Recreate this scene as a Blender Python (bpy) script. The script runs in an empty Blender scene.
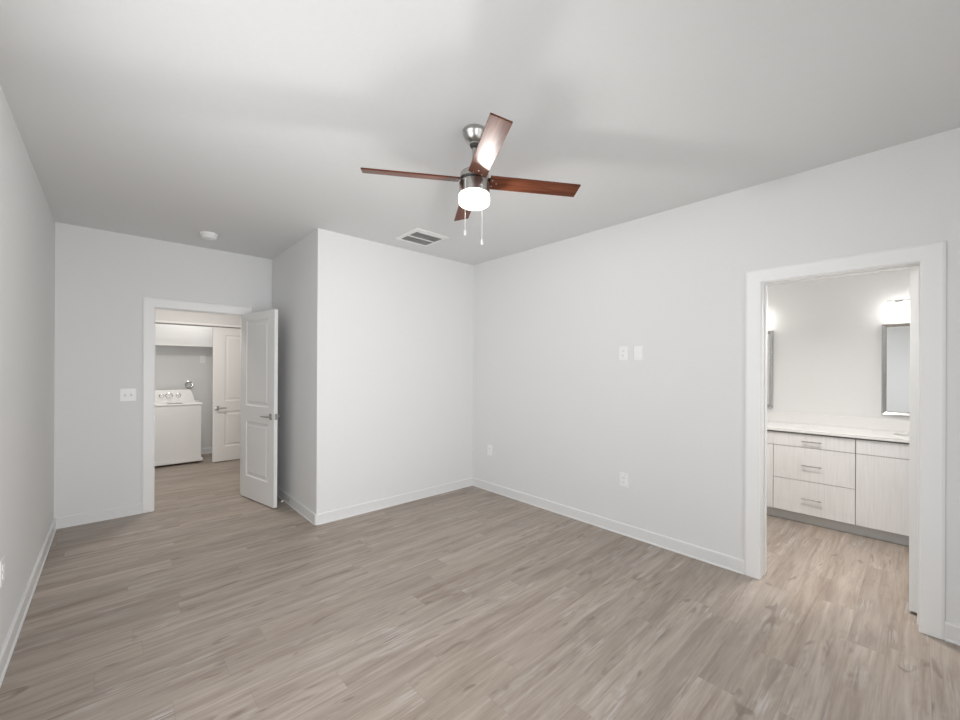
import bpy, bmesh, math, random
from mathutils import Vector, Matrix
random.seed(4)
S = bpy.context.scene
COL = S.collection

# ---------------------------------------------------------------- camera
cam_d = bpy.data.cameras.new('camera')
cam = bpy.data.objects.new('camera', cam_d); COL.objects.link(cam)
FW = Vector((0.67454761, 0.7382307, 0.00097691))
RT = Vector((0.73821969, -0.67454381, 0.0047265))
UP = Vector((-0.00414822, 0.00246708, 0.99998835))
m = Matrix((RT, UP, -FW)).transposed().to_4x4()
m.translation = Vector((0, 0, 1.4424))
cam.matrix_world = m
cam_d.sensor_width = 36; cam_d.lens = 15.032; cam_d.shift_y = 0.009456
cam_d.clip_start = 0.05
S.camera = cam

# ---------------------------------------------------------------- world, lights, exposure
W = bpy.data.worlds.new('daylight'); S.world = W; W.use_nodes = True
W.node_tree.nodes['Background'].inputs[0].default_value = (0.86, 0.93, 1.0, 1)
W.node_tree.nodes['Background'].inputs[1].default_value = 0.6
def area(name, loc, rot, sx, sy, power, col=(1, 1, 1)):
    d = bpy.data.lights.new(name, 'AREA'); d.shape = 'RECTANGLE'; d.size = sx; d.size_y = sy
    d.energy = power; d.color = col
    o = bpy.data.objects.new(name, d); COL.objects.link(o)
    o.location = loc; o.rotation_euler = rot
    return o
def point(name, loc, power, rad, col=(1, 1, 1)):
    d = bpy.data.lights.new(name, 'POINT'); d.energy = power; d.color = col; d.shadow_soft_size = rad
    o = bpy.data.objects.new(name, d); COL.objects.link(o); o.location = loc
    return o
R90 = math.pi / 2
# daylight outside the windows, lamps at the ceiling; some added as unseen fill
area('daylight_fill_right', (2.25, -0.80, 1.10), (R90, 0, 0), 0.9, 1.8, 10, (0.97, 0.985, 1.0)).data.spread = math.radians(120)  # fill for the right ceiling and floor, behind an added window
area('window_daylight_rear', (0.40, -0.80, 1.10), (R90, 0, 0), 1.0, 1.8, 25, (0.97, 0.985, 1.0)).data.spread = math.radians(110)
area('daylight_fill_left', (-0.58, 1.45, 1.50), (R90, 0, -R90), 1.5, 1.5, 28, (0.97, 0.985, 1.0))  # fill facing the right wall, behind an added window
area('hall_ceiling_light', (0.75, 5.85, 2.70), (0, 0, 0), 0.35, 0.35, 23, (1.0, 0.93, 0.86))
area('laundry_ceiling_light', (0.9, 7.50, 2.70), (0, 0, 0), 0.3, 0.2, 4.8, (1.0, 0.96, 0.91))
area('bath_fill_light', (3.70, 0.6, 2.70), (0, 0, 0), 0.25, 0.25, 21, (1.0, 0.96, 0.92)).data.spread = math.radians(125)  # added fill, no known fixture; balances vanity wall and cabinet fronts
FAN_W, VANITY_W = 52, 1.0
S.view_settings.view_transform = 'Standard'
S.view_settings.look = 'None'
S.view_settings.exposure = 0.0
S.view_settings.gamma = 1.0
S.view_settings.use_curve_mapping = False

# ---------------------------------------------------------------- dimensions (metres)
H = 2.74
XL, XR, YB, XB, YF, YR = -0.390, 3.310, 3.747, 1.387, 5.198, -0.62
XBATH = 3.47          # bathroom face of the right wall
YH = 5.313            # hall face of the far wall

# ---------------------------------------------------------------- materials
def mat(name, col, rough=0.5, metal=0.0, bump=0.0, bscale=200.0, spec=0.5, emit=None, estr=0.0, coat=0.0):
    M = bpy.data.materials.new(name); M.use_nodes = True
    nt = M.node_tree; B = nt.nodes['Principled BSDF']
    B.inputs['Base Color'].default_value = (*col, 1)
    B.inputs['Roughness'].default_value = rough
    B.inputs['Metallic'].default_value = metal
    B.inputs['Specular IOR Level'].default_value = spec
    B.inputs['Coat Weight'].default_value = coat
    if emit:
        B.inputs['Emission Color'].default_value = (*emit, 1)
        B.inputs['Emission Strength'].default_value = estr
    tc = nt.nodes.new('ShaderNodeTexCoord')
    n = nt.nodes.new('ShaderNodeTexNoise'); n.inputs['Scale'].default_value = bscale
    n.inputs['Detail'].default_value = 3
    nt.links.new(tc.outputs['Object'], n.inputs['Vector'])
    # faint tonal variation so no surface is perfectly flat
    mx = nt.nodes.new('ShaderNodeMix'); mx.data_type = 'RGBA'; mx.blend_type = 'MULTIPLY'
    mx.inputs[0].default_value = 0.03
    mx.inputs[6].default_value = (*col, 1)
    nt.links.new(n.outputs['Fac'], mx.inputs[7])
    nt.links.new(mx.outputs[2], B.inputs['Base Color'])
    if bump:
        b = nt.nodes.new('ShaderNodeBump'); b.inputs['Strength'].default_value = bump
        b.inputs['Distance'].default_value = 0.002
        nt.links.new(n.outputs['Fac'], b.inputs['Height'])
        nt.links.new(b.outputs['Normal'], B.inputs['Normal'])
    return M

M_WALL = mat('wall_paint', (0.83, 0.833, 0.83), 0.75, bump=0.25, bscale=55, spec=0.3)
M_CEIL = mat('ceiling_paint', (0.80, 0.803, 0.80), 0.85, bump=0.3, bscale=40, spec=0.2)
M_TRIM = mat('white_trim_paint', (0.93, 0.93, 0.925), 0.38)
M_BASE = mat('baseboard_paint', (0.84, 0.842, 0.84), 0.45)
M_DOOR = mat('white_door_paint', (0.905, 0.905, 0.895), 0.42)
M_PLATE = mat('white_plastic', (0.95, 0.95, 0.94), 0.35)
M_SLOT = mat('dark_slot', (0.25, 0.25, 0.25), 0.6)
M_WASH = mat('white_enamel', (0.90, 0.90, 0.89), 0.25)
M_WASHG = mat('grey_washer_plastic', (0.30, 0.30, 0.30), 0.4)
M_NICKEL = mat('brushed_nickel', (0.50, 0.49, 0.47), 0.30, metal=1.0, bscale=400)
M_PULL = mat('dark_satin_nickel', (0.36, 0.35, 0.34), 0.4, metal=0.6)
M_CHROME = mat('polished_chrome', (0.72, 0.72, 0.72), 0.12, metal=1.0)
M_FRAME = mat('silver_mirror_frame', (0.55, 0.55, 0.55), 0.25, metal=1.0)
M_MIRROR = mat('mirror_glass', (0.85, 0.86, 0.86), 0.01, metal=1.0)
M_BLACK = mat('black_metal', (0.03, 0.03, 0.03), 0.5)
M_COUNTER = mat('white_quartz', (0.88, 0.875, 0.86), 0.25)
M_KICK = mat('grey_toe_kick', (0.66, 0.66, 0.65), 0.5)
M_CARC = mat('cabinet_carcass', (0.30, 0.29, 0.27), 0.6)
M_VENT = mat('white_vent_metal', (0.93, 0.93, 0.91), 0.45)
M_VENTG = mat('grey_vent_louvre', (0.72, 0.72, 0.71), 0.6)
M_GLOW = mat('lit_frosted_glass', (0.05, 0.05, 0.05), 0.4, emit=(1.0, 0.97, 0.92), estr=4.0)
M_VGLOW = mat('lit_vanity_glass', (0.05, 0.05, 0.05), 0.4, emit=(1.0, 0.97, 0.93), estr=4.0)
for M_ in (M_GLOW, M_VGLOW):
    nt_ = M_.node_tree; tr_ = nt_.nodes.new('ShaderNodeBsdfTransparent'); ms_ = nt_.nodes.new('ShaderNodeMixShader'); ms_.inputs[0].default_value = 0.45
    nt_.links.new(tr_.outputs[0], ms_.inputs[1]); nt_.links.new(nt_.nodes['Principled BSDF'].outputs[0], ms_.inputs[2])
    nt_.links.new(ms_.outputs[0], nt_.nodes['Material Output'].inputs[0])
M_CHAIN = mat('white_pull_chain', (0.88, 0.88, 0.86), 0.4)
M_WIN = bpy.data.materials.new('window_glass'); M_WIN.use_nodes = True
_nt = M_WIN.node_tree; _nt.nodes.remove(_nt.nodes['Principled BSDF'])
_t = _nt.nodes.new('ShaderNodeBsdfTransparent'); _g = _nt.nodes.new('ShaderNodeBsdfGlossy'); _g.inputs['Roughness'].default_value = 0.02
_mx = _nt.nodes.new('ShaderNodeMixShader'); _mx.inputs[0].default_value = 0.06
_nt.links.new(_t.outputs[0], _mx.inputs[1]); _nt.links.new(_g.outputs[0], _mx.inputs[2])
_nt.links.new(_mx.outputs[0], _nt.nodes['Material Output'].inputs[0])

class NB:
    """tiny node-building helper"""
    def __init__(s, nt): s.nt = nt
    def n(s, t): return s.nt.nodes.new(t)
    def link(s, a, b): s.nt.links.new(a, b)
    def math(s, op, a, b=None, c=None):
        x = s.n('ShaderNodeMath'); x.operation = op
        for i, v in enumerate((a, b, c)):
            if v is None: continue
            if isinstance(v, (int, float)): x.inputs[i].default_value = v
            else: s.link(v, x.inputs[i])
        return x.outputs[0]
    def comb(s, x, y, z):
        c = s.n('ShaderNodeCombineXYZ')
        for i, v in enumerate((x, y, z)):
            if isinstance(v, (int, float)): c.inputs[i].default_value = v
            else: s.link(v, c.inputs[i])
        return c.outputs[0]
    def noise(s, vec, scale, detail=4, rough=0.55, dist=0.0):
        x = s.n('ShaderNodeTexNoise'); s.link(vec, x.inputs['Vector'])
        x.inputs['Scale'].default_value = scale; x.inputs['Detail'].default_value = detail
        x.inputs['Roughness'].default_value = rough; x.inputs['Distortion'].default_value = dist
        return x.outputs['Fac']
    def ramp(s, f, stops):
        r = s.n('ShaderNodeValToRGB'); s.link(f, r.inputs[0]); e = r.color_ramp.elements
        while len(e) < len(stops): e.new(0.5)
        for el, (p, c) in zip(e, stops): el.position = p; el.color = (*c, 1) if len(c) == 3 else c
        return r.outputs[0]
    def mix(s, fac, a, b, mode='MIX'):
        x = s.n('ShaderNodeMix'); x.data_type = 'RGBA'; x.blend_type = mode
        for i, v in ((0, fac), (6, a), (7, b)):
            if isinstance(v, (int, float)): x.inputs[i].default_value = v
            elif isinstance(v, tuple): x.inputs[i].default_value = (*v, 1)
            else: s.link(v, x.inputs[i])
        return x.outputs[2]

def floor_material():
    M = bpy.data.materials.new('vinyl_plank_floor'); M.use_nodes = True
    nt = M.node_tree; B = nt.nodes['Principled BSDF']; k = NB(nt)
    geo = k.n('ShaderNodeNewGeometry'); sp = k.n('ShaderNodeSeparateXYZ'); k.link(geo.outputs['Position'], sp.inputs[0])
    x, y = sp.outputs[0], sp.outputs[1]
    PW, PL = 0.148, 1.22
    v = k.math('DIVIDE', k.math('ADD', y, 10.0 - 0.043), PW)
    row = k.math('FLOOR', v); fv = k.math('FRACT', v)
    wn = k.n('ShaderNodeTexWhiteNoise'); wn.noise_dimensions = '1D'; k.link(row, wn.inputs['W'])
    u = k.math('ADD', k.math('DIVIDE', k.math('ADD', x, 10.0), PL), wn.outputs['Value'])
    colm = k.math('FLOOR', u); fu = k.math('FRACT', u)
    wn2 = k.n('ShaderNodeTexWhiteNoise'); wn2.noise_dimensions = '2D'; k.link(k.comb(row, colm, 0.0), wn2.inputs['Vector'])
    pid = wn2.outputs['Value']; pcol = k.n('ShaderNodeSeparateColor'); k.link(wn2.outputs['Color'], pcol.inputs[0])
    off = k.math('MULTIPLY', pid, 37.0)
    # long soft streaks along the plank
    s1 = k.noise(k.comb(k.math('ADD', k.math('MULTIPLY', x, 1.2), off), k.math('MULTIPLY', y, 17.0), off), 1.0, 6, 0.62, 0.6)
    s2 = k.noise(k.comb(k.math('ADD', k.math('MULTIPLY', x, 4.5), off), k.math('MULTIPLY', y, 95.0), off), 1.0, 4, 0.6, 0.3)
    blot = k.noise(k.comb(k.math('ADD', k.math('MULTIPLY', x, 2.2), off), k.math('MULTIPLY', y, 7.0), off), 1.0, 3, 0.5, 0.8)
    # cathedral grain: rings stretched along the plank, warped
    gr = k.noise(k.comb(k.math('ADD', k.math('MULTIPLY', x, 1.6), off), k.math('MULTIPLY', y, 9.0), k.math('MULTIPLY', off, 2.0)), 1.0, 2, 0.5, 0.6)
    rings = k.math('SINE', k.math('MULTIPLY', gr, 60.0))
    knot = k.noise(k.comb(k.math('ADD', k.math('MULTIPLY', x, 3.4), off), k.math('MULTIPLY', y, 13.0), off), 1.0, 1, 0.4, 1.4)
    base = k.ramp(s1, [(0.25, (0.255, 0.203, 0.164)), (0.44, (0.365, 0.303, 0.253)), (0.56, (0.420, 0.356, 0.303)), (0.76, (0.520, 0.462, 0.413))])
    tone = k.ramp(pid, [(0.0, (0.90, 0.89, 0.88)), (0.5, (1.0, 0.99, 0.98)), (1.0, (1.07, 1.075, 1.085))])
    c = k.mix(1.0, base, tone, 'MULTIPLY')
    # greyish planks and pinkish planks
    c = k.mix(k.math('MULTIPLY', pcol.outputs[1], 0.14), c, (0.40, 0.385, 0.375))
    fine = k.ramp(s2, [(0.28, (0.80, 0.79, 0.78)), (0.5, (1.0, 1.0, 1.0)), (0.75, (1.07, 1.07, 1.07))])
    c = k.mix(0.8, c, fine, 'MULTIPLY')
    rg = k.ramp(rings, [(0.0, (0.90, 0.89, 0.88)), (0.7, (1.0, 1.0, 1.0))])
    c = k.mix(k.ramp(blot, [(0.42, (0, 0, 0)), (0.62, (0.9, 0.9, 0.9))]), c, k.mix(1.0, c, rg, 'MULTIPLY'))
    # pale limed patches
    lime = k.math('MULTIPLY', k.ramp(blot, [(0.56, (0, 0, 0)), (0.70, (1, 1, 1))]), k.ramp(s2, [(0.42, (0, 0, 0)), (0.62, (1, 1, 1))]))
    c = k.mix(k.math('MULTIPLY', lime, 0.75), c, (0.56, 0.535, 0.52))
    # dark knots and cracks
    kn = k.math('MULTIPLY', k.ramp(knot, [(0.68, (0, 0, 0)), (0.76, (1, 1, 1))]), 0.55)
    c = k.mix(kn, c, (0.17, 0.135, 0.11))
    # seams
    ev = k.math('MINIMUM', fv, k.math('SUBTRACT', 1.0, fv)); eu = k.math('MINIMUM', fu, k.math('SUBTRACT', 1.0, fu))
    sv = k.math('LESS_THAN', ev, 0.0075); su = k.math('LESS_THAN', eu, 0.0010)
    seam = k.math('MAXIMUM', sv, su)
    c = k.mix(k.math('MULTIPLY', seam, 0.22), c, (0.14, 0.115, 0.10))
    k.link(c, B.inputs['Base Color'])
    B.inputs['Roughness'].default_value = 0.42
    B.inputs['Specular IOR Level'].default_value = 0.4
    b = k.n('ShaderNodeBump'); b.inputs['Strength'].default_value = 0.12; b.inputs['Distance'].default_value = 0.001
    k.link(s2, b.inputs['Height']); k.link(b.outputs['Normal'], B.inputs['Normal'])
    return M
M_FLOOR = floor_material()

def wood_material(name, stops, along='X', sx=2.0, sy=60.0, rough=0.4, coat=0.0, axes='XY'):
    M = bpy.data.materials.new(name); M.use_nodes = True
    nt = M.node_tree; B = nt.nodes['Principled BSDF']; k = NB(nt)
    tc = k.n('ShaderNodeTexCoord'); sp = k.n('ShaderNodeSeparateXYZ'); k.link(tc.outputs['Object'], sp.inputs[0])
    o = {'X': sp.outputs[0], 'Y': sp.outputs[1], 'Z': sp.outputs[2]}
    a = o[axes[0]]; b_ = o[axes[1]]
    f = k.noise(k.comb(k.math('MULTIPLY', a, sx), k.math('MULTIPLY', b_, sy), 0.0), 1.0, 5, 0.6, 0.3)
    k.link(k.ramp(f, stops), B.inputs['Base Color'])
    B.inputs['Roughness'].default_value = rough
    B.inputs['Coat Weight'].default_value = coat
    B.inputs['Coat Roughness'].default_value = 0.25
    return M
M_BLADE = wood_material('dark_cherry_blade', [(0.3, (0.050, 0.015, 0.007)), (0.55, (0.125, 0.038, 0.018)), (0.75, (0.19, 0.066, 0.034))], sx=3.0, sy=45.0, rough=0.32, coat=0.0, axes='XY')
M_BLADE.node_tree.nodes['Principled BSDF'].inputs['Specular IOR Level'].default_value = 0.16
M_VANITY = wood_material('pale_grey_woodgrain', [(0.25, (0.79, 0.785, 0.775)), (0.5, (0.86, 0.855, 0.85)), (0.75, (0.90, 0.895, 0.89))], sx=3.0, sy=75.0, rough=0.45, axes='ZY')

# ---------------------------------------------------------------- mesh helpers
def nbm(): return bmesh.new()
def box(bm, x0, x1, y0, y1, z0, z1, bev=0.0, seg=2):
    r = bmesh.ops.create_cube(bm, size=1.0)
    vs = r['verts']
    bmesh.ops.scale(bm, vec=(abs(x1 - x0), abs(y1 - y0), abs(z1 - z0)), verts=vs)
    bmesh.ops.translate(bm, vec=((x0 + x1) / 2, (y0 + y1) / 2, (z0 + z1) / 2), verts=vs)
    if bev:
        es = list({e for v in vs for e in v.link_edges})
        bmesh.ops.bevel(bm, geom=es, offset=bev, segments=seg, affect='EDGES', profile=0.5)
def lathe(bm, prof, c=(0, 0, 0), axis='Z', n=40):
    """profile [(radius, height)...] spun about an axis through c"""
    def P(r, h, a):
        u, v = r * math.cos(a), r * math.sin(a)
        q = {'Z': (u, v, h), 'X': (h, u, v), 'Y': (u, h, v)}[axis]
        return (c[0] + q[0], c[1] + q[1], c[2] + q[2])
    rings = []
    for r, h in prof:
        if r < 1e-6: rings.append([bm.verts.new(P(0, h, 0))])
        else: rings.append([bm.verts.new(P(r, h, 2 * math.pi * i / n)) for i in range(n)])
    for A, B_ in zip(rings, rings[1:]):
        for i in range(n):
            j = (i + 1) % n
            a = [A[0]] if len(A) == 1 else [A[i], A[j]]
            b = [B_[0]] if len(B_) == 1 else [B_[j], B_[i]]
            if len(a) + len(b) >= 3: bm.faces.new(a + b)
    if len(rings[0]) > 1: bm.faces.new(rings[0][::-1])
    if len(rings[-1]) > 1: bm.faces.new(rings[-1])
def tube(bm, pts, rad, n=10):
    pts = [Vector(p) for p in pts]; rings = []
    for i, p in enumerate(pts):
        d = (pts[min(i + 1, len(pts) - 1)] - pts[max(i - 1, 0)]).normalized()
        a = d.orthogonal().normalized() if i == 0 else (rings_a - d * rings_a.dot(d)).normalized()
        rings_a = a; b = d.cross(a)
        r = rad[i] if isinstance(rad, (list, tuple)) else rad
        rings.append([bm.verts.new(p + (a * math.cos(2 * math.pi * q / n) + b * math.sin(2 * math.pi * q / n)) * r) for q in range(n)])
    for A, B_ in zip(rings, rings[1:]):
        for i in range(n):
            j = (i + 1) % n; bm.faces.new((A[i], A[j], B_[j], B_[i]))
    bm.faces.new(rings[0][::-1]); bm.faces.new(rings[-1])
def prism(bm, poly, axis, a, b):
    """extrude a 2-D outline between a and b along an axis; outline in the other two axes (in xyz order)"""
    def P(u, v, w): return {'X': (w, u, v), 'Y': (u, w, v), 'Z': (u, v, w)}[axis]
    A = [bm.verts.new(P(u, v, a)) for u, v in poly]; B_ = [bm.verts.new(P(u, v, b)) for u, v in poly]
    bm.faces.new(A[::-1]); bm.faces.new(B_); n = len(poly)
    for i in range(n):
        j = (i + 1) % n; bm.faces.new((A[i], A[j], B_[j], B_[i]))
def obj(name, bm, material, parent=None, smooth=False, loc=None, rotz=None):
    bmesh.ops.recalc_face_normals(bm, faces=bm.faces)
    me = bpy.data.meshes.new(name); bm.to_mesh(me); bm.free()
    me.materials.append(material)
    o = bpy.data.objects.new(name, me); COL.objects.link(o)
    if parent: o.parent = parent
    if loc: o.location = loc
    if rotz is not None: o.rotation_euler.z = rotz
    if smooth:
        for p_ in me.polygons: p_.use_smooth = True
        try: me.set_sharp_from_angle(angle=math.radians(35))
        except Exception: pass
    return o
def empty(name, loc=(0, 0, 0), rotz=0.0, parent=None):
    o = bpy.data.objects.new(name, None); COL.objects.link(o); o.location = loc; o.rotation_euler.z = rotz
    o.empty_display_size = 0.05
    if parent: o.parent = parent
    return o
def tag(o, label, cat=None, group=None, kind=None):
    o['label'] = label
    if cat: o['category'] = cat
    if group: o['group'] = group
    if kind: o['kind'] = kind
    return o
def copy_tree(o, parent=None):
    c = o.copy(); COL.objects.link(c)
    if parent: c.parent = parent
    for ch in [q for q in bpy.data.objects if q.parent == o]: copy_tree(ch, c)
    return c
def struct(name, boxes, material, label):
    bm = nbm()
    for b in boxes: box(bm, *b)
    return tag(obj(name, bm, material), label, kind='structure')

# ---------------------------------------------------------------- room shell
struct('floor', [(-1.6, 5.6, -0.8, 8.3, -0.08, 0.0)], M_FLOOR, 'grey-brown wood-look vinyl plank floor running through all the rooms')
struct('ceiling', [(-1.6, 5.6, -0.8, 8.3, H, H + 0.1)], M_CEIL, 'flat light grey painted ceiling')
W2Y0, W2Y1 = 0.65, 2.25
struct('wall_left', [(XL - 0.12, XL, YR - 0.14, W2Y0, 0, H), (XL - 0.12, XL, W2Y1, YF, 0, H), (XL - 0.12, XL, W2Y0, W2Y1, 0, 0.75), (XL - 0.12, XL, W2Y0, W2Y1, 2.25, H)], M_WALL, 'long plain grey wall on the left side of the bedroom')
DX0, DX1, DZ = 0.305, 1.088, 2.052
struct('wall_far', [(XL - 0.12, DX0 - 0.018, YF, YH, 0, H), (DX1 + 0.018, XB + 0.1, YF, YH, 0, H), (DX0 - 0.018, DX1 + 0.018, YF, YH, DZ + 0.018, H),
                    (-1.6, XL - 0.12, YF, YH, 0, H), (XB + 0.1, XR + 0.2, YF, YH, 0, H)], M_WALL, 'far grey wall with the doorway to the hall')
struct('wall_closet_side', [(XB, XB + 0.10, YB + 0.1, YF, 0, H)], M_WALL, 'shaded side of the closet projection behind the open door')
struct('wall_closet_front', [(XB, XR, YB, YB + 0.10, 0, H)], M_WALL, 'bright front face of the closet projection')
DY0, DY1 = -0.003, 0.734
struct('wall_right', [(XR, XBATH, DY1 + 0.018, YF, 0, H), (XR, XBATH, YR, DY0 - 0.018, 0, H), (XR, XBATH, DY0 - 0.018, DY1 + 0.018, DZ + 0.018, H)],
       M_WALL, 'long right wall with the doorway to the bathroom')
WX0, WX1, WZ0, WZ1 = -0.15, 0.95, 0.15, 2.05
VX0, VX1 = 1.75, 2.75
struct('wall_rear', [(XL, WX0, YR - 0.14, YR, 0, H), (WX1, VX0, YR - 0.14, YR, 0, H), (VX1, XR, YR - 0.14, YR, 0, H), (WX0, WX1, YR - 0.14, YR, 0, WZ0), (WX0, WX1, YR - 0.14, YR, WZ1, H),
                     (VX0, VX1, YR - 0.14, YR, 0, WZ0), (VX0, VX1, YR - 0.14, YR, WZ1, H)],
       M_WALL, 'wall behind the camera with the window')
# hall and laundry closet
struct('wall_hall_left', [(-1.6, -1.48, YH, 7.215, 0, H)], M_WALL, 'left end wall of the hall')
struct('wall_hall_right', [(3.2, 3.32, YH, 7.215, 0, H)], M_WALL, 'right end wall of the hall')
LX0, LX1, LZ, LY = 0.36, 1.88, 2.078, 7.215
struct('wall_laundry_front', [(-1.6, LX0, LY, LY + 0.115, 0, H), (LX1, 3.32, LY, LY + 0.115, 0, H), (LX0, LX1, LY, LY + 0.115, LZ, H)],
       M_WALL, 'hall wall and header around the laundry closet opening')
struct('wall_laundry_back', [(0.1, 2.0, 8.11, 8.2, 0, H)], M_WALL, 'grey back wall of the laundry closet behind the washer')
struct('wall_laundry_left', [(0.1, 0.2, LY + 0.115, 8.11, 0, H)], M_WALL, 'left wall of the laundry closet')
struct('wall_laundry_right', [(1.95, 2.0, LY + 0.115, 8.11, 0, H)], M_WALL, 'right wall of the laundry closet')
# bathroom
BX1, BY0, BY1 = 5.35, -0.52, 1.83
struct('wall_bath_back', [(BX1, BX1 + 0.1, BY0 - 0.1, BY1 + 0.1, 0, H)], M_WALL, 'bathroom wall above the vanity')
struct('wall_bath_left', [(XBATH, BX1, BY1, BY1 + 0.1, 0, H)], M_WALL, 'bathroom wall at the left end of the vanity')
struct('wall_bath_right', [(XBATH, BX1, BY0 - 0.1, BY0, 0, H)], M_WALL, 'bathroom wall at the right end of the vanity')

# tall windows behind the camera
def rear_window(name, WX0, WX1, label):
    w = tag(empty(name, (0, 0, 0)), label, kind='structure')
    bm = nbm(); y0, y1 = YR - 0.10, YR - 0.04
    for b in ((WX0, WX0 + 0.05, WZ0, WZ1), (WX1 - 0.05, WX1, WZ0, WZ1), (WX0, WX1, WZ0, WZ0 + 0.05), (WX0, WX1, WZ1 - 0.05, WZ1), ((WX0 + WX1) / 2 - 0.03, (WX0 + WX1) / 2 + 0.03, WZ0, WZ1)):
        box(bm, b[0], b[1], y0, y1, b[2], b[3])
    obj('window_frame', bm, M_TRIM, w)
    bm = nbm(); box(bm, WX0 - 0.04, WX1 + 0.04, YR - 0.04, YR + 0.03, WZ0 - 0.03, WZ0, 0.004); obj('window_sill', bm, M_TRIM, w)
    for a, b in ((WX0 + 0.05, (WX0 + WX1) / 2 - 0.03), ((WX0 + WX1) / 2 + 0.03, WX1 - 0.05)):
        bm = nbm(); box(bm, a, b, YR - 0.073, YR - 0.067, WZ0 + 0.05, WZ1 - 0.05); obj('window_pane', bm, M_WIN, w)
rear_window('window_1', WX0, WX1, 'tall white framed window in the wall behind the camera, nearer the left wall')
rear_window('added_window_3', VX0, VX1, 'unseen tall white framed window behind the camera, nearer the bathroom doorway, added for fill light')  # added out of view to brighten the right ceiling and floor
w = tag(empty('added_window_2', (0, 0, 0)), 'unseen white framed window in the left wall beside the camera, added for fill light', kind='structure')  # added out of view so the right wall gets frontal light
bm = nbm(); x0, x1 = XL - 0.09, XL - 0.03
WZ0, WZ1 = 0.75, 2.25
for b in ((W2Y0, W2Y0 + 0.05, WZ0, WZ1), (W2Y1 - 0.05, W2Y1, WZ0, WZ1), (W2Y0, W2Y1, WZ0, WZ0 + 0.05), (W2Y0, W2Y1, WZ1 - 0.05, WZ1), (W2Y0, W2Y1, 1.48, 1.52)):
    box(bm, x0, x1, b[0], b[1], b[2], b[3])
obj('window_frame', bm, M_TRIM, w)
bm = nbm(); box(bm, XL - 0.03, XL + 0.03, W2Y0 - 0.04, W2Y1 + 0.04, WZ0 - 0.03, WZ0, 0.004); obj('window_sill', bm, M_TRIM, w)
bm = nbm(); box(bm, XL - 0.063, XL - 0.057, W2Y0 + 0.05, W2Y1 - 0.05, WZ0 + 0.05, WZ1 - 0.05); obj('window_pane', bm, M_WIN, w)

# baseboards (0.10 high with an eased top edge and a small shoe bead at the floor)
BH, BT = 0.098, 0.013
def base_prof(d):   # outline in (distance from wall, z)
    return [(0, 0.001), (BT + 0.007, 0.001), (BT + 0.007, 0.006), (BT + 0.004, 0.011), (BT, 0.013), (BT, BH - 0.006), (BT - 0.005, BH), (0, BH)]
def baseboard(name, runs, label):
    """runs: (axis along, wall coordinate, sign towards the room, from, to)"""
    bm = nbm()
    for ax, wc, sg, a, b in runs:
        prism(bm, [(wc + sg * d, z) for d, z in base_prof(0)], ax, a, b)
    return tag(obj(name, bm, M_BASE), label, kind='structure')
CW = 0.092     # casing width
baseboard('baseboard_left', [('Y', XL, 1, YR, YF)], 'white baseboard along the left wall')
baseboard('baseboard_far', [('X', YF, -1, XL, DX0 - CW - 0.003), ('X', YF, -1, DX1 + CW + 0.003, XB)], 'white baseboard along the far wall beside the hall doorway')
baseboard('baseboard_closet_side', [('Y', XB, -1, YB - BT - 0.007, YF)], 'white baseboard on the shaded closet side behind the open door')
baseboard('baseboard_closet_front', [('X', YB, -1, XB - BT - 0.007, XR)], 'white baseboard along the closet front')
baseboard('baseboard_right', [('Y', XR, -1, DY1 + CW + 0.003, YB), ('Y', XR, -1, YR, DY0 - CW - 0.003)], 'white baseboard along the right wall')
baseboard('baseboard_rear', [('X', YR, 1, XL, XR)], 'white baseboard under the window')
baseboard('baseboard_laundry', [('X', 8.11, -1, 0.2, 1.95)], 'white baseboard behind the washer')
baseboard('baseboard_bath', [('Y', XBATH, 1, 0.86, BY1), ('X', BY1, -1, XBATH, 4.79), ('X', BY0, 1, XBATH, 4.79)], 'white baseboard in the bathroom')
baseboard('baseboard_hall', [('X', YH, 1, -1.48, DX0 - CW), ('X', YH, 1, DX1 + CW, 3.2), ('X', LY, -1, -1.48, LX0 - 0.06), ('X', LY, -1, LX1 + 0.06, 3.2)], 'white baseboard in the hall')

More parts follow.
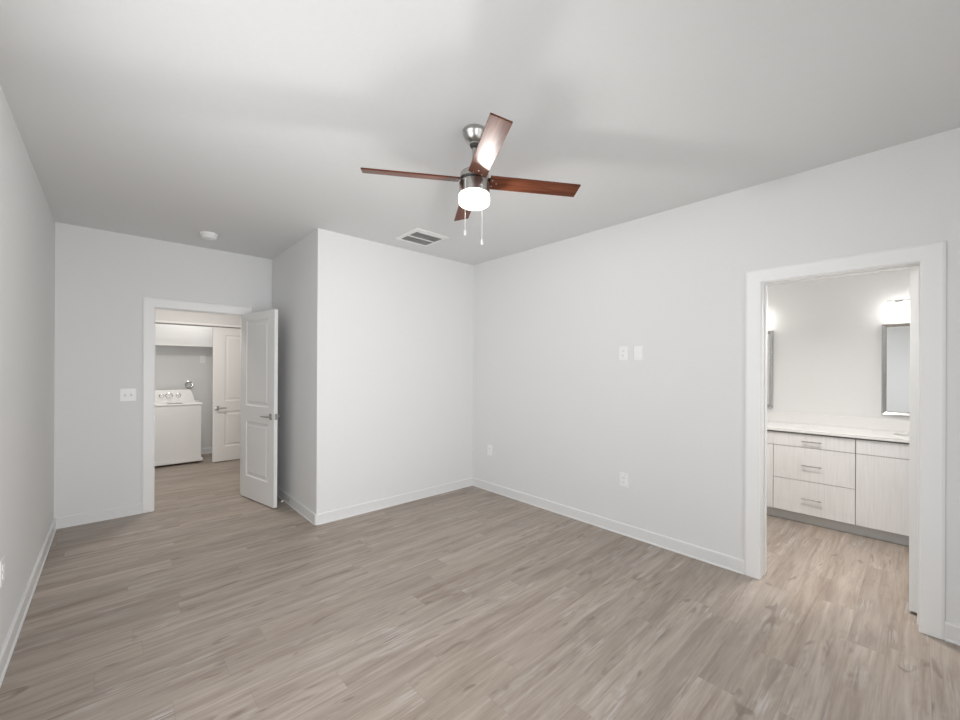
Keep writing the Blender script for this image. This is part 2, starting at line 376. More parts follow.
# door frames: jamb lining, stop, mitred casing
def miter_casing(bm, axis, wall, sg, a0, a1, top, width, t):
    """mitred casing around an opening a0..a1, 0..top on a wall face; sg: direction it stands out"""
    def P(a, z, d): return (wall + sg * d, a, z) if axis == 'X' else (a, wall + sg * d, z)
    e = 0.003; A0, A1, T = a0 - e, a1 + e, top + e
    prof = [(0, 0), (0, t * 0.75), (0.006, t), (width - 0.012, t), (width, t * 0.6), (width, 0)]
    path = [lambda o: (A0 - o, 0.001), lambda o: (A0 - o, T + o), lambda o: (A1 + o, T + o), lambda o: (A1 + o, 0.001)]
    pieces = ((0, 1), (1, 2), (2, 3))
    return [(P, prof, path, p) for p in pieces]
def door_frame(name, axis, f0, f1, a0, a1, top, stop_at, label, sides=(True, True), cw=None):
    """frame in a wall whose faces are at f0 < f1; a = coordinate along the wall"""
    cw = cw or CW
    root = tag(empty(name), label, kind='structure')
    j = 0.018
    def bx(bm, a, b, f, g, z0, z1, bev=0.0):
        if axis == 'X': box(bm, f, g, a, b, z0, z1, bev)
        else: box(bm, a, b, f, g, z0, z1, bev)
    for (a, b, z0, z1) in ((a0 - j, a0, 0.001, top + j), (a1, a1 + j, 0.001, top + j), (a0, a1, top, top + j)):
        bm = nbm(); bx(bm, a, b, f0 - 0.001, f1 + 0.001, z0, z1); obj('jamb', bm, M_TRIM, root)
    bm = nbm(); s = 0.006; w_ = 0.035
    bx(bm, a0, a0 + s, stop_at, stop_at + w_, 0.001, top, 0.002); bx(bm, a1 - s, a1, stop_at, stop_at + w_, 0.001, top, 0.002)
    bx(bm, a0 + s, a1 - s, stop_at, stop_at + w_, top - s, top, 0.002)
    obj('door_stop_strip', bm, M_TRIM, root)
    for use, wall, sg in ((sides[0], f0, -1), (sides[1], f1, 1)):
        if not use: continue
        for P, prof, path, (i, k_) in miter_casing(None, axis, wall, sg, a0, a1, top, cw, 0.015):
            bm = nbm()
            A = [bm.verts.new(P(*path[i](o), d)) for o, d in prof]
            B_ = [bm.verts.new(P(*path[k_](o), d)) for o, d in prof]
            bm.faces.new(A); bm.faces.new(B_[::-1]); n = len(prof)
            for q in range(n):
                r_ = (q + 1) % n; bm.faces.new((A[q], B_[q], B_[r_], A[r_]))
            obj('casing', bm, M_TRIM, root)
    return root
t1 = door_frame('trim_1', 'Y', YF, YH, DX0, DX1, DZ, YF + 0.040, 'white casing and jamb around the doorway to the hall')
bm = nbm(); box(bm, DX0, DX0 + 0.002, YF + 0.006, YF + 0.034, 0.90, 0.962); o = obj('strike_plate', bm, M_NICKEL, t1); o['label'] = 'metal strike plate'
t2 = door_frame('trim_2', 'X', XR, XBATH, DY0, DY1, DZ, XBATH - 0.085, 'wide white casing and jamb around the doorway to the bathroom')
t3 = door_frame('trim_3', 'Y', LY, LY + 0.115, LX0, LX1, LZ - 0.0, LY + 0.055, 'white trim around the laundry closet opening', sides=(True, False), cw=0.03)

# ---------------------------------------------------------------- moulded two-panel doors
def door_leaf_mesh(Wd, z0, z1, T, stile, panels):
    """leaf: x 0..Wd, y 0..T, both faces carry the moulded panels"""
    bm = nbm()
    xs = [0, stile, Wd - stile, Wd]; zs = [z0] + [v for p in panels for v in p] + [z1]
    for face_y, sg in ((0.0, 1), (T, -1)):
        for i in range(3):
            for j in range(len(zs) - 1):
                a, b, c, d = xs[i], xs[i + 1], zs[j], zs[j + 1]
                def ring(ins, dep):
                    y = face_y + sg * dep
                    return [bm.verts.new((a + ins, y, c + ins)), bm.verts.new((b - ins, y, c + ins)), bm.verts.new((b - ins, y, d - ins)), bm.verts.new((a + ins, y, d - ins))]
                if i == 1 and j % 2 == 1:
                    rs = [ring(*q) for q in ((0, 0), (0.006, 0.006), (0.018, 0.0085), (0.034, 0.0085), (0.050, 0.0025))]
                    for A, B_ in zip(rs, rs[1:]):
                        for q in range(4):
                            r_ = (q + 1) % 4; bm.faces.new((A[q], A[r_], B_[r_], B_[q]))
                    bm.faces.new(rs[-1])
                else: bm.faces.new(ring(0, 0))
    def q(*p): bm.faces.new([bm.verts.new(v) for v in p])
    for x in (0, Wd):
        for c, d in zip(zs, zs[1:]): q((x, 0, c), (x, T, c), (x, T, d), (x, 0, d))
    for z in (z0, z1):
        for a, b in zip(xs, xs[1:]): q((a, 0, z), (b, 0, z), (b, T, z), (a, T, z))
    bmesh.ops.remove_doubles(bm, verts=bm.verts, dist=1e-5)
    return bm
def lever_handle(parent, x, z, T, toward, faces=(0, 1)):
    """lever sets on the leaf faces; toward = -1 or 1: way the lever points along x"""
    for f in faces:
        y = 0.0 if f == 0 else T; sg = -1 if f == 0 else 1
        bm = nbm(); box(bm, x - 0.026, x + 0.026, min(y, y + sg * 0.008), max(y, y + sg * 0.008), z - 0.032, z + 0.032, 0.003)
        tube(bm, [(x, y + sg * 0.006, z), (x, y + sg * 0.045, z)], 0.011, 14)
        h = obj('door_handle', bm, M_NICKEL, parent, smooth=True); h['label'] = 'brushed nickel lever handle'
        bm = nbm()
        tube(bm, [(x - toward * 0.010, y + sg * 0.048, z), (x + toward * 0.03, y + sg * 0.050, z), (x + toward * 0.085, y + sg * 0.050, z), (x + toward * 0.118, y + sg * 0.046, z - 0.002)], [0.010, 0.009, 0.0085, 0.007], 12)
        obj('lever', bm, M_NICKEL, h, smooth=True)
# bedroom door, hinged on the right jamb, swung a little past square into the room
T = 0.035; LW = 0.752
hx, hy = 1.064, YF - 0.030
ex, ey = 1.213, 4.446
ang = math.atan2(ey - hy, ex - hx); LW = math.hypot(ex - hx, ey - hy)
d1 = tag(empty('door_1', (hx, hy, 0), ang), 'white two-panel door swung open into the bedroom from the hall doorway', kind='structure')
# local x runs from hinge to free edge; local +y is towards the bump-out side
obj('door_leaf', door_leaf_mesh(LW, 0.012, 2.050, T, 0.125, [(0.255, 0.86), (1.035, 1.965)]), M_DOOR, d1)
lever_handle(d1, LW - 0.062, 0.945, T, -1)
bm = nbm(); box(bm, LW - 0.0005, LW + 0.0015, 0.006, 0.030, 0.915, 0.975); tube(bm, [(LW, 0.018, 0.945), (LW + 0.010, 0.018, 0.945)], 0.008, 12)
o = obj('latch_plate', bm, M_NICKEL, d1); o['label'] = 'metal latch plate on the door edge'
for z in (0.22, 1.03, 1.84):
    bm = nbm(); tube(bm, [(-0.006, T + 0.004, z - 0.045), (-0.006, T + 0.004, z + 0.045)], 0.006, 10); obj('hinge', bm, M_NICKEL, d1, smooth=True)
# laundry closet door leaf, closed (right half of the pair)
d2 = tag(empty('door_2', (1.112, LY + 0.018, 0)), 'white two-panel closed door with lever handle beside the washer', kind='structure')
obj('door_leaf', door_leaf_mesh(0.765, 0.014, 2.070, T, 0.155, [(0.235, 0.78), (0.935, 1.955)]), M_DOOR, d2)
lever_handle(d2, 0.055, 0.832, T, 1, faces=(0,))
# bathroom door, hinged on the right jamb and standing open into the bathroom
d3 = tag(empty('door_3', (XBATH + 0.035, DY0 + 0.003, 0), math.radians(-1.5)), 'white bathroom door standing open, seen edge-on inside the right jamb', kind='structure')
obj('door_leaf', door_leaf_mesh(0.72, 0.018, 2.040, 0.036, 0.12, [(0.255, 0.86), (1.035, 1.965)]), M_DOOR, d3)
lever_handle(d3, 0.66, 0.945, T, -1, faces=(0,))

# spring door stop on the baseboard of the closet side
ds = tag(empty('door_stopper', (XB - BT, 4.482, 0.055)), 'small spring door stopper with white tip on the baseboard behind the door', 'door stopper')
bm = nbm(); lathe(bm, [(0.012, 0), (0.012, -0.006), (0.006, -0.008)], axis='X', n=16); obj('mounting_base', bm, M_NICKEL, ds, smooth=True)
bm = nbm(); pts = [(-0.006 - 0.056 * i / 96, 0.0062 * math.cos(i * 0.85), 0.0062 * math.sin(i * 0.85)) for i in range(97)]
tube(bm, pts, 0.0016, 6); o = obj('spring', bm, M_NICKEL, ds, smooth=True); o['label'] = 'metal coil spring'
bm = nbm(); lathe(bm, [(0.0, -0.080), (0.007, -0.080), (0.009, -0.076), (0.009, -0.064), (0.006, -0.061)], axis='X', n=16); o = obj('tip', bm, M_PLATE, ds, smooth=True); o['label'] = 'white rubber tip'

# ---------------------------------------------------------------- wall plates
def plate_root(name, axis, a, z, wall, sg, label, cat, group=None):
    """local frame: x along the wall, y out of the wall (towards -y local), z up"""
    rz = {('Y', -1): 0.0, ('X', -1): -R90, ('X', 1): R90}[(axis, sg)]
    loc = (wall, a, z) if axis == 'X' else (a, wall, z)
    return tag(empty(name, loc, rz), label, cat, group)
def cover(root, w_, h_, t=0.006):
    bm = nbm(); box(bm, -w_ / 2, w_ / 2, -t, 0.0, -h_ / 2, h_ / 2, 0.0025); obj('cover_plate', bm, M_PLATE, root)
def screw(root, x, z, t=0.006):
    bm = nbm(); lathe(bm, [(0.003, -t + 0.001), (0.003, -t - 0.001), (0.0, -t - 0.0015)], c=(x, 0, z), axis='Y', n=10); obj('screw', bm, M_PLATE, root)
def outlet(axis, a, z, wall, sg, label, w_=0.080, h_=0.122):
    r = plate_root('wall_outlet', axis, a, z, wall, sg, label, 'outlet')
    cover(r, w_, h_); screw(r, 0, 0)
    for s in (-1, 1):
        bm = nbm(); box(bm, -0.017, 0.017, -0.0085, -0.005, s * 0.020 - 0.014, s * 0.020 + 0.014, 0.004)
        q = obj('receptacle', bm, M_PLATE, r)
        bm = nbm()
        for dx in (-0.006, 0.006): box(bm, dx - 0.0012, dx + 0.0012, -0.0089, -0.0080, s * 0.020 - 0.002, s * 0.020 + 0.007)
        box(bm, -0.002, 0.002, -0.0089, -0.0080, s * 0.020 - 0.009, s * 0.020 - 0.005)
        obj('slot', bm, M_SLOT, q)['kind'] = 'stuff'
    return r
outlet('X', 1.741, 0.480, XR, -1, 'white duplex outlet low on the right wall, nearer the bathroom doorway')
outlet('X', 3.440, 0.482, XR, -1, 'small white outlet low on the right wall by the far corner', w_=0.078)
outlet('X', 1.751, 1.590, XR, -1, 'white outlet at eye height on the right wall, left one of the pair')
outlet('X', 2.930, 0.474, XL, 1, 'white outlet low on the left wall, cut by the photo edge')
outlet('Y', 1.100, 1.588, 8.11, -1, 'white outlet high on the laundry wall above and right of the washer', w_=0.072, h_=0.118)
r = plate_root('cable_plate', 'X', 1.617, 1.588, XR, -1, 'plain white cable plate at eye height, right one of the pair', 'wall plate')
cover(r, 0.074, 0.122)
bm = nbm(); box(bm, -0.016, 0.016, -0.0085, -0.005, -0.033, 0.033, 0.002); obj('insert', bm, M_PLATE, r)
screw(r, 0, 0.048); screw(r, 0, -0.048)
r = plate_root('light_switch', 'Y', 0.104, 1.180, YF, -1, 'white double toggle light switch left of the hall doorway', 'light switch')
cover(r, 0.118, 0.124)
for dx in (-0.023, 0.023):
    bm = nbm(); box(bm, dx - 0.006, dx + 0.006, -0.0072, -0.005, -0.013, 0.013); q = obj('toggle_slot', bm, M_KICK, r)
    bm = nbm(); prism(bm, [(-0.006, -0.004), (-0.018, 0.006), (-0.018, 0.012), (-0.006, 0.006)], 'X', dx - 0.0045, dx + 0.0045); obj('toggle', bm, M_PLATE, q)
    screw(r, dx, 0.030); screw(r, dx, -0.030)

# ---------------------------------------------------------------- ceiling things
r = tag(empty('smoke_detector', (0.672, 4.615, H)), 'round white smoke detector on the ceiling near the hall doorway', 'smoke detector')
bm = nbm(); lathe(bm, [(0.070, 0), (0.074, -0.006), (0.072, -0.020), (0.064, -0.022)]); obj('mounting_base', bm, M_PLATE, r, smooth=True)
bm = nbm(); lathe(bm, [(0.062, -0.021), (0.064, -0.034), (0.055, -0.048), (0.030, -0.054), (0.0, -0.055)]); h = obj('cover', bm, M_PLATE, r, smooth=True)
bm = nbm(); lathe(bm, [(0.010, -0.052), (0.010, -0.057), (0.0, -0.058)], c=(0.02, -0.012, 0), n=16); obj('test_button', bm, M_PLATE, h, smooth=True)

r = tag(empty('ceiling_vent', (2.238, 3.30, H)), 'rectangular white air vent with two grey louvre banks on the ceiling', 'air vent')
vx0, vx1, vy0, vy1 = -0.187, 0.180, -0.190, 0.190
ix0, ix1, iy0, iy1 = -0.146, 0.158, -0.118, 0.170
bm = nbm(); t = 0.010
for b in ((vx0, vx1, vy0, iy0), (vx0, vx1, iy1, vy1), (vx0, ix0, iy0, iy1), (ix1, vx1, iy0, iy1)): box(bm, b[0], b[1], b[2], b[3], -t, 0.0)
obj('frame', bm, M_VENT, r)
my = (iy0 + iy1) / 2
bm = nbm(); box(bm, ix0, ix1, my - 0.008, my + 0.008, -t, -0.001); obj('divider', bm, M_VENT, r)
for a, b in ((iy0, my - 0.008), (my + 0.008, iy1)):
    bm = nbm(); n = 9
    for i in range(n):
        y = a + (b - a) * (i + 0.5) / n
        prism(bm, [(y - 0.0055, -0.0095), (y - 0.0045, -0.0098), (y + 0.0055, -0.0018), (y + 0.0045, -0.0015)], 'X', ix0, ix1)
    o = obj('louvre_bank', bm, M_VENTG, r); o['label'] = 'grey louvres'
bm = nbm(); box(bm, ix0, ix1, iy0, iy1, -0.001, -0.0003); obj('backing', bm, M_CARC, r)

# ---------------------------------------------------------------- ceiling fan
FX, FY = 1.441, 1.630
fan = tag(empty('ceiling_fan', (FX, FY, H)), 'four-blade ceiling fan with dark cherry blades, nickel body and lit round glass', 'ceiling fan')
bm = nbm(); lathe(bm, [(0.060, 0), (0.064, -0.004), (0.064, -0.022), (0.061, -0.026), (0.054, -0.046), (0.040, -0.064), (0.024, -0.072), (0.022, -0.078)]); obj('canopy', bm, M_NICKEL, fan, smooth=True)
bm = nbm(); lathe(bm, [(0.020, -0.070), (0.026, -0.082), (0.020, -0.094), (0.012, -0.097)], n=24); obj('hanger_ball', bm, M_BLACK, fan, smooth=True)
bm = nbm(); lathe(bm, [(0.0115, -0.07), (0.0115, -0.235)], n=20); obj('downrod', bm, M_NICKEL, fan, smooth=True)
bm = nbm(); lathe(bm, [(0.018, -0.205), (0.030, -0.212), (0.060, -0.224), (0.074, -0.234), (0.078, -0.244), (0.078, -0.264), (0.070, -0.270)]); obj('motor_housing', bm, M_NICKEL, fan, smooth=True)
bm = nbm(); lathe(bm, [(0.068, -0.266), (0.068, -0.286)]); o = obj('flywheel', bm, M_BLACK, fan, smooth=True); o['label'] = 'black ring that carries the blades'
bm = nbm(); lathe(bm, [(0.070, -0.280), (0.080, -0.284), (0.083, -0.290), (0.083, -0.346), (0.080, -0.349)]); obj('light_housing', bm, M_NICKEL, fan, smooth=True)
bm = nbm(); lathe(bm, [(0.080, -0.349), (0.083, -0.351), (0.084, -0.356), (0.084, -0.390), (0.081, -0.400), (0.073, -0.407), (0.058, -0.411), (0.0, -0.412)]); o = obj('glass_shade', bm, M_GLOW, fan, smooth=True); o['label'] = 'glowing frosted glass drum shade'
BZ = 2.466 - H
for th, rad in ((-31.2, 0.598), (57.4, 0.566), (148.4, 0.590), (239.8, 0.560)):
    a = math.radians(th)
    bm = nbm(); w0, w1, x0 = 0.050, 0.0495, 0.082
    poly = [(x0, -w0), (rad, -w1), (rad, w1), (x0, w0)]
    prism(bm, poly, 'Z', -0.004, 0.004)
    bmesh.ops.bevel(bm, geom=list(bm.edges), offset=0.0012, segments=1, affect='EDGES')
    bl = obj('blade', bm, M_BLADE, fan)
    bl.location = (0, 0, BZ); bl.rotation_euler = (math.radians(-15), 0, a)
    bl['label'] = 'dark cherry wood fan blade'
    bm = nbm(); prism(bm, [(0.055, -0.020), (0.100, -0.030), (0.135, -0.012), (0.135, 0.012), (0.100, 0.030), (0.055, 0.020)], 'Z', 0.0045, 0.0075)
    o = obj('blade_bracket', bm, M_BLACK, bl); o['label'] = 'black metal bracket'
    for sx, sy in ((0.096, -0.022), (0.096, 0.022), (0.122, 0.0)):
        bm = nbm(); lathe(bm, [(0.0045, -0.004), (0.0045, -0.0055), (0.0, -0.0068)], c=(sx, sy, 0), n=12); obj('screw', bm, M_CHROME, bl, smooth=True)
lat = Vector((0.738, -0.675, 0)); fwd = Vector((0.675, 0.738, 0))
for l, f, z0, z1 in ((-0.045, -0.081, -0.300, -0.572), (0.042, -0.086, -0.330, -0.622)):
    q = lat * l + fwd * f
    bm = nbm(); tube(bm, [(q.x * 0.85, q.y * 0.85, z0 + 0.003), (q.x, q.y, z0), (q.x * 1.02, q.y * 1.02, z0 - 0.01), (q.x * 1.02, q.y * 1.02, z1)], 0.0014, 8); pc = obj('pull_chain', bm, M_CHAIN, fan, smooth=True)
    bm = nbm(); lathe(bm, [(0.002, z1 + 0.002), (0.0045, z1 - 0.006), (0.0065, z1 - 0.020), (0.0055, z1 - 0.026), (0.0, z1 - 0.027)], c=(q.x * 1.02, q.y * 1.02, 0), n=14); obj('pull_knob', bm, M_CHAIN, pc, smooth=True)
point('fan_bulb', (FX, FY, H - 0.375), FAN_W, 0.032, (1.0, 0.975, 0.945))

# ---------------------------------------------------------------- laundry closet
wx0, wx1, wy0, wy1 = 0.315, 1.000, 7.400, 8.030
ws = tag(empty('washing_machine', ((wx0 + wx1) / 2, (wy0 + wy1) / 2, 0)), 'white top-loading washing machine in the laundry closet beyond the hall', 'washing machine')
ox, oy = ws.location.x, ws.location.y
def lb(bm, x0, x1, y0, y1, z0, z1, bev=0.0): box(bm, x0 - ox, x1 - ox, y0 - oy, y1 - oy, z0, z1, bev)
bm = nbm(); lb(bm, wx0, wx1 - 0.004, wy0 + 0.004, wy1, 0.075, 0.886, 0.008); obj('body', bm, M_WASH, ws)
bm = nbm(); lb(bm, wx0 - 0.004, wx1 + 0.014, wy0 - 0.010, wy1, 0.028, 0.078, 0.008); obj('base_skirt', bm, M_WASH, ws)
for x in (wx0 + 0.05, wx1 - 0.05):
    for y in (wy0 + 0.05, wy1 - 0.05):
        bm = nbm(); lathe(bm, [(0.020, 0.0), (0.020, 0.012), (0.012, 0.014), (0.012, 0.03)], c=(x - ox, y - oy, 0), n=14); obj('foot', bm, M_BLACK, ws)
bm = nbm(); prism(bm, [(wy0 - oy - 0.004, 0.886), (wy0 - oy - 0.008, 0.897), (wy0 - oy + 0.006, 0.912), (wy1 - oy, 0.922), (wy1 - oy, 0.886)], 'X', wx0 - ox - 0.003, wx1 - ox + 0.003); obj('top_deck', bm, M_WASH, ws)
bm = nbm(); prism(bm, [(wy0 - oy + 0.018, 0.912), (wy0 - oy + 0.018, 0.921), (wy0 - oy + 0.44, 0.928), (wy0 - oy + 0.44, 0.918)], 'X', wx0 - ox + 0.05, wx1 - ox - 0.06); ld = obj('lid', bm, M_WASH, ws)
bm = nbm(); lb(bm, 0.580, 0.760, wy0 + 0.010, wy0 + 0.030, 0.9135, 0.9230, 0.002); o = obj('lid_handle', bm, M_WASHG, ld); o['label'] = 'dark finger recess of the lid'
# control console: sloping face with flared right and left ends
bm = nbm()
face = [(wx0 + 0.0, 0.905), (wx0 + 0.045, 1.060), (wx0 + 0.075, 1.098), (wx1 - 0.100, 1.098), (wx1 - 0.074, 1.070), (wx1 - 0.030, 0.905)]
yt0, yb0 = 7.905, 7.850
A = [bm.verts.new((x - ox, (yb0 + (yt0 - yb0) * (z - 0.905) / 0.193) - oy, z)) for x, z in face]
B_ = [bm.verts.new((x - ox, wy1 - oy, z)) for x, z in face]
bm.faces.new(A); bm.faces.new(B_[::-1])
for i in range(6):
    j = (i + 1) % 6; bm.faces.new((A[i], B_[i], B_[j], A[j]))
cs = obj('control_console', bm, M_WASH, ws)
for x, rr in ((0.547, 0.026), (0.638, 0.040), (0.755, 0.026)):
    z = 1.008; y = yb0 + (yt0 - yb0) * (z - 0.905) / 0.193
    bm = nbm(); lathe(bm, [(rr + 0.008, 0.004), (rr + 0.008, -0.003), (rr + 0.004, -0.005)], c=(x - ox, y - oy, z), axis='Y', n=28); o = obj('dial_ring', bm, M_WASHG, cs, smooth=True)
    o.data.materials[0] = M_CHROME
    bm = nbm(); lathe(bm, [(rr, -0.004), (rr * 0.92, -0.026), (rr * 0.8, -0.029), (0.0, -0.030)], c=(x - ox, y - oy, z), axis='Y', n=28); obj('dial', bm, M_WASH, o, smooth=True)
    bm = nbm(); box(bm, x - ox - 0.002, x - ox + 0.002, y - oy - 0.032, y - oy - 0.028, z, z + rr * 0.75); obj('dial_mark', bm, M_WASHG, o)

c = tag(empty('wall_cabinet', (1.0, 8.108, 1.79)), 'plain white wall cabinet high above the washing machine', 'cabinet')
bm = nbm(); box(bm, -0.75, 0.75, -0.285, 0.0, 0.002, 0.70); obj('body', bm, M_TRIM, c)
bm = nbm(); box(bm, -0.75, 0.75, -0.305, -0.287, 0.0, 0.70, 0.002); obj('door', bm, M_TRIM, c)

r = tag(empty('dryer_vent', (0.917, 8.108, 1.172)), 'round metal dryer duct outlet on the laundry wall behind the washer', 'vent')
bm = nbm(); lathe(bm, [(0.055, 0.0), (0.058, -0.004), (0.058, -0.008), (0.052, -0.010), (0.050, -0.045), (0.052, -0.048), (0.047, -0.048), (0.046, -0.006), (0.0, -0.006)], axis='Y', n=36); obj('collar', bm, M_CHROME, r, smooth=True)
bm = nbm(); lathe(bm, [(0.044, -0.0065), (0.030, -0.012), (0.0, -0.014)], axis='Y', n=30); obj('damper_flap', bm, M_KICK, r, smooth=True)

# ---------------------------------------------------------------- bathroom vanity
VF = 4.790    # cabinet front face
def fm(root, name, y0, y1, z0, z1, m_=None, x0=VF, x1=VF + 0.018, parent=None, bev=0.0015):
    bm = nbm(); box(bm, x0 - root.location.x, x1 - root.location.x, y0 - root.location.y, y1 - root.location.y, z0, z1, bev)
    return obj(name, bm, m_ or M_VANITY, parent or root)
def bar_handle(root, par, yc, z, L=0.145):
    bm = nbm(); x = VF - root.location.x; y = yc - root.location.y
    tube(bm, [(x - 0.026, y - L / 2, z), (x - 0.026, y + L / 2, z)], 0.0048, 10)
    for s in (-1, 1): tube(bm, [(x - 0.026, y + s * (L / 2 - 0.018), z), (x + 0.002, y + s * (L / 2 - 0.018), z)], 0.004, 8)
    h = obj('handle', bm, M_PULL, par, smooth=True); h['label'] = 'satin nickel bar handle'
def carcass(root, y0, y1):
    bm = nbm(); X, Y = root.location.x, root.location.y; xa, xb = VF + 0.019 - X, BX1 - 0.004 - X
    for b in ((xa, xb, y0 - Y, y0 - Y + 0.016, 0.096, 0.861), (xa, xb, y1 - Y - 0.016, y1 - Y, 0.096, 0.861), (xa, xb, y0 - Y + 0.016, y1 - Y - 0.016, 0.096, 0.112),
              (xb - 0.01, xb, y0 - Y + 0.016, y1 - Y - 0.016, 0.112, 0.70), (xa, xa + 0.016, y0 - Y + 0.016, y1 - Y - 0.016, 0.70, 0.861), (xa, xa + 0.012, y0 - Y + 0.016, y1 - Y - 0.016, 0.40, 0.42)): box(bm, *b)
    obj('body', bm, M_CARC, root)
    fm(root, 'toe_kick', y0, y1, 0.001, 0.095, M_KICK, VF + 0.060, VF + 0.075, bev=0)
G = 0.0022
zt0, zt1, zd0, zd1, zm = 0.7245, 0.845, 0.099, 0.7195, 0.409
ya, yb, yc_, yd = -0.515, 0.370, 0.962, 1.825
dr = tag(empty('drawer_cabinet', (5.06, (yb + yc_) / 2, 0)), 'middle vanity unit with three pale woodgrain drawers and bar handles', 'cabinet')
carcass(dr, yb, yc_)
for z0, z1, hz in ((zt0, zt1, 0.783), (zm + G, zd1, 0.556), (zd0, zm - G, 0.247)):
    yl = yc_ + 0.0 if z0 == zt0 else yc_ - G
    d = fm(dr, 'drawer', yb + G, yl - (0.0003 if z0 == zt0 else 0), z0, z1); bar_handle(dr, d, 0.668, hz)
sr = tag(empty('sink_cabinet', (5.06, (ya + yb) / 2, 0)), 'pale woodgrain sink cabinet right of the three drawers, cut off by the right door jamb', 'cabinet')
carcass(sr, ya, yb)
fm(sr, 'false_front', ya + G, yb - G, zt0, zt1)
ym = (ya + yb) / 2
for a, b, h_ in ((ya + G, ym - G, ym - 0.05), (ym + G, yb - G, ym + 0.05)):
    d = fm(sr, 'door', a, b, zd0, zd1)
sl = tag(empty('sink_cabinet', (5.06, (yc_ + yd) / 2, 0)), 'pale woodgrain sink cabinet left of the drawers, mostly hidden by the left jamb', 'cabinet')
carcass(sl, yc_, yd)
fm(sl, 'false_front', yc_ + 0.0003, yd - G, zt0, zt1)
ym2 = (yc_ + yd) / 2
for a, b in ((yc_ + G, ym2 - G), (ym2 + G, yd - G)): fm(sl, 'door', a, b, zd0, zd1)
# worktop with backsplash and two oval basins
wt = tag(empty('worktop', (5.06, 0.65, 0.862)), 'white vanity worktop with low backsplash running over the three cabinets', 'countertop')
def oval(cx, cy, ax, ay, n=36): return [(cx + ax * math.cos(2 * math.pi * i / n), cy + ay * math.sin(2 * math.pi * i / n)) for i in range(n)]
bm = nbm()
TX0, TX1, TY0, TY1 = VF - 0.022 - 5.06, BX1 - 0.002 - 5.06, ya - 0.65 - 0.002, yd - 0.65 + 0.002
tz0, tz1 = 0.0005, 0.026
SC = [(0.045, (ya + yb) / 2 - 0.65), (0.045, ym2 - 0.65)]; SA, SB = 0.165, 0.225
ycut = [TY0, (SC[0][1] + SC[1][1]) / 2, TY1]
for k_, (cx, cy) in enumerate(SC):
    a, b = ycut[k_], ycut[k_ + 1]; n = 36; ov = oval(cx, cy, SA, SB, n)
    rect = []
    for (u, v) in ov:      # project the oval outwards on the rectangle
        dx, dy = u - cx, v - cy; s = 1e9
        if dx > 1e-6: s = min(s, (TX1 - cx) / dx)
        if dx < -1e-6: s = min(s, (TX0 - cx) / dx)
        if dy > 1e-6: s = min(s, (b - cy) / dy)
        if dy < -1e-6: s = min(s, (a - cy) / dy)
        rect.append((cx + dx * s, cy + dy * s))
    corners = [(TX0, a), (TX0, b), (TX1, a), (TX1, b)]
    for c_ in corners:     # snap nearest outline point onto each corner
        i = min(range(n), key=lambda q: (rect[q][0] - c_[0]) ** 2 + (rect[q][1] - c_[1]) ** 2); rect[i] = c_
    for z in (tz0, tz1):
        R_ = [bm.verts.new((u, v, z)) for u, v in rect]; O_ = [bm.verts.new((u, v, z)) for u, v in ov]
        for i in range(n):
            j = (i + 1) % n; bm.faces.new((R_[i], R_[j], O_[j], O_[i]))
    O0 = [bm.verts.new((u, v, tz0)) for u, v in ov]; O1 = [bm.verts.new((u, v, tz1)) for u, v in ov]
    R0 = [bm.verts.new((u, v, tz0)) for u, v in rect]; R1 = [bm.verts.new((u, v, tz1)) for u, v in rect]
    for i in range(n):
        j = (i + 1) % n; bm.faces.new((O0[i], O0[j], O1[j], O1[i])); bm.faces.new((R0[i], R0[j], R1[j], R1[i]))
bmesh.ops.remove_doubles(bm, verts=bm.verts, dist=1e-5)
obj('slab', bm, M_COUNTER, wt)
for cx, cy in SC:
    bm = nbm(); n = 36; prev = None
    for f, z in ((1.0, 0.020), (0.985, 0.004), (0.93, -0.060), (0.75, -0.110), (0.40, -0.128), (0.08, -0.130)):
        ring = [bm.verts.new((cx + SA * f * math.cos(2 * math.pi * i / n), cy + SB * f * math.sin(2 * math.pi * i / n), z)) for i in range(n)]
        if prev:
            for i in range(n):
                j = (i + 1) % n; bm.faces.new((prev[i], prev[j], ring[j], ring[i]))
        prev = ring
    bm.faces.new(prev)
    obj('basin', bm, M_WASH, wt, smooth=True)
bm = nbm(); box(bm, TX1 - 0.018, TX1, TY0, TY1, tz1, tz1 + 0.110, 0.002); obj('backsplash', bm, M_COUNTER, wt)

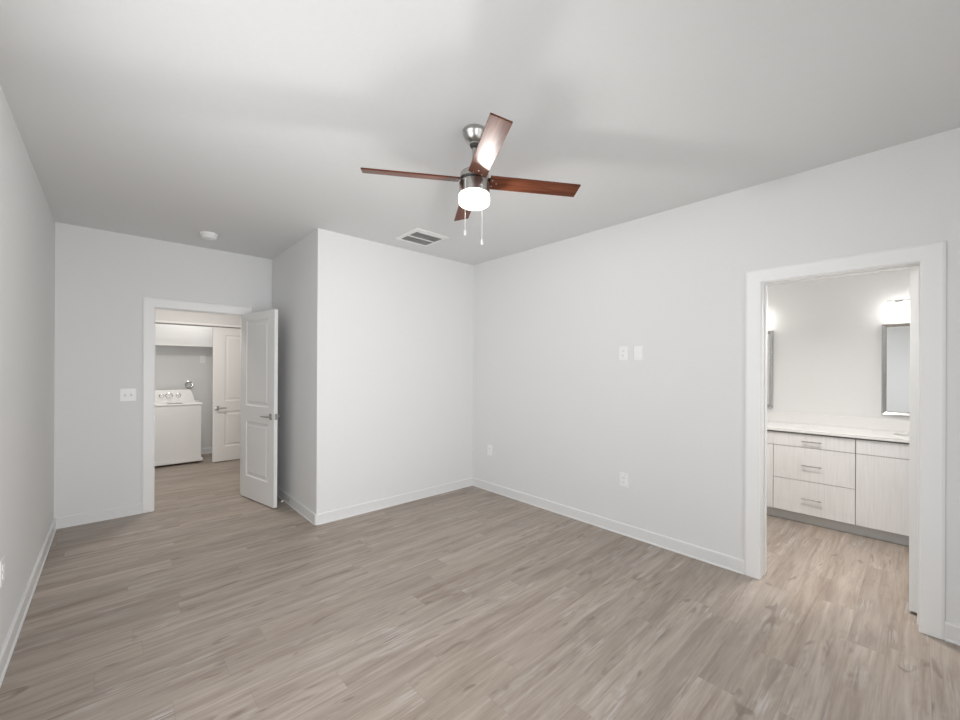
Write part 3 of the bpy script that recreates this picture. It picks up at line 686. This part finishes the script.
# mirrors
def mirror(yc, label):
    r = tag(empty('framed_mirror', (BX1 - 0.001, yc, 1.036)), label, 'mirror')
    Wm, Hm, D, F = 0.60, 0.850, 0.030, 0.034
    bm = nbm()
    def ring(i, d): return [bm.verts.new((-d, s * (Wm / 2 - i), z)) for s, z in ((-1, i), (1, i), (1, Hm - i), (-1, Hm - i))]
    rs = [ring(0, 0), ring(0, 0.022), ring(0.006, 0.030), ring(F - 0.006, 0.020), ring(F, 0.010), ring(F, 0.0)]
    for A, B_ in zip(rs, rs[1:]):
        for q in range(4):
            k_ = (q + 1) % 4; bm.faces.new((A[q], A[k_], B_[k_], B_[q]))
    obj('frame', bm, M_FRAME, r)
    bm = nbm(); box(bm, -0.009, -0.003, -Wm / 2 + F, Wm / 2 - F, F, Hm - F); obj('mirror_glass', bm, M_MIRROR, r)
    return r
mirror(-0.064, 'silver framed wall mirror above the right sink, at the right jamb')
mirror(1.376, 'silver framed wall mirror above the left sink, only its edge past the left jamb')
# vanity lights: bar, backplate and two lit glass cubes
def vanity_light(yc, label):
    r = tag(empty('vanity_light', (BX1 - 0.001, yc, 2.0)), label, 'wall light')
    bm = nbm(); box(bm, -0.022, 0.0, -0.06, 0.06, 0.02, 0.13, 0.004); obj('backplate', bm, M_CHROME, r)
    bm = nbm(); tube(bm, [(-0.02, 0, 0.085), (-0.10, 0, 0.085)], 0.008, 12); tube(bm, [(-0.10, -0.262, 0.088), (-0.10, 0.262, 0.088)], 0.0055, 12); arm = obj('arm', bm, M_CHROME, r, smooth=True)
    for y in (-0.185, 0.0, 0.185):
        bm = nbm(); lathe(bm, [(0.012, 0.085), (0.030, 0.078), (0.032, 0.062)], c=(-0.10, y, 0), n=20); obj('lamp_cap', bm, M_CHROME, arm, smooth=True)
        point('vanity_bulb', (BX1 - 0.101, yc + y, 2.0), VANITY_W, 0.02, (1.0, 0.96, 0.91))
        bm = nbm(); lathe(bm, [(0.050, 0.066), (0.055, 0.060), (0.058, -0.055), (0.052, -0.066), (0.0, -0.068)], c=(-0.10, y, 0), n=28); o = obj('glass_shade', bm, M_VGLOW, r, smooth=True); o['label'] = 'glowing white glass shade'
    return r
vanity_light(-0.064, 'chrome bar vanity light glowing above the right mirror')
vanity_light(1.376, 'glowing vanity light above the left mirror, at the left jamb')
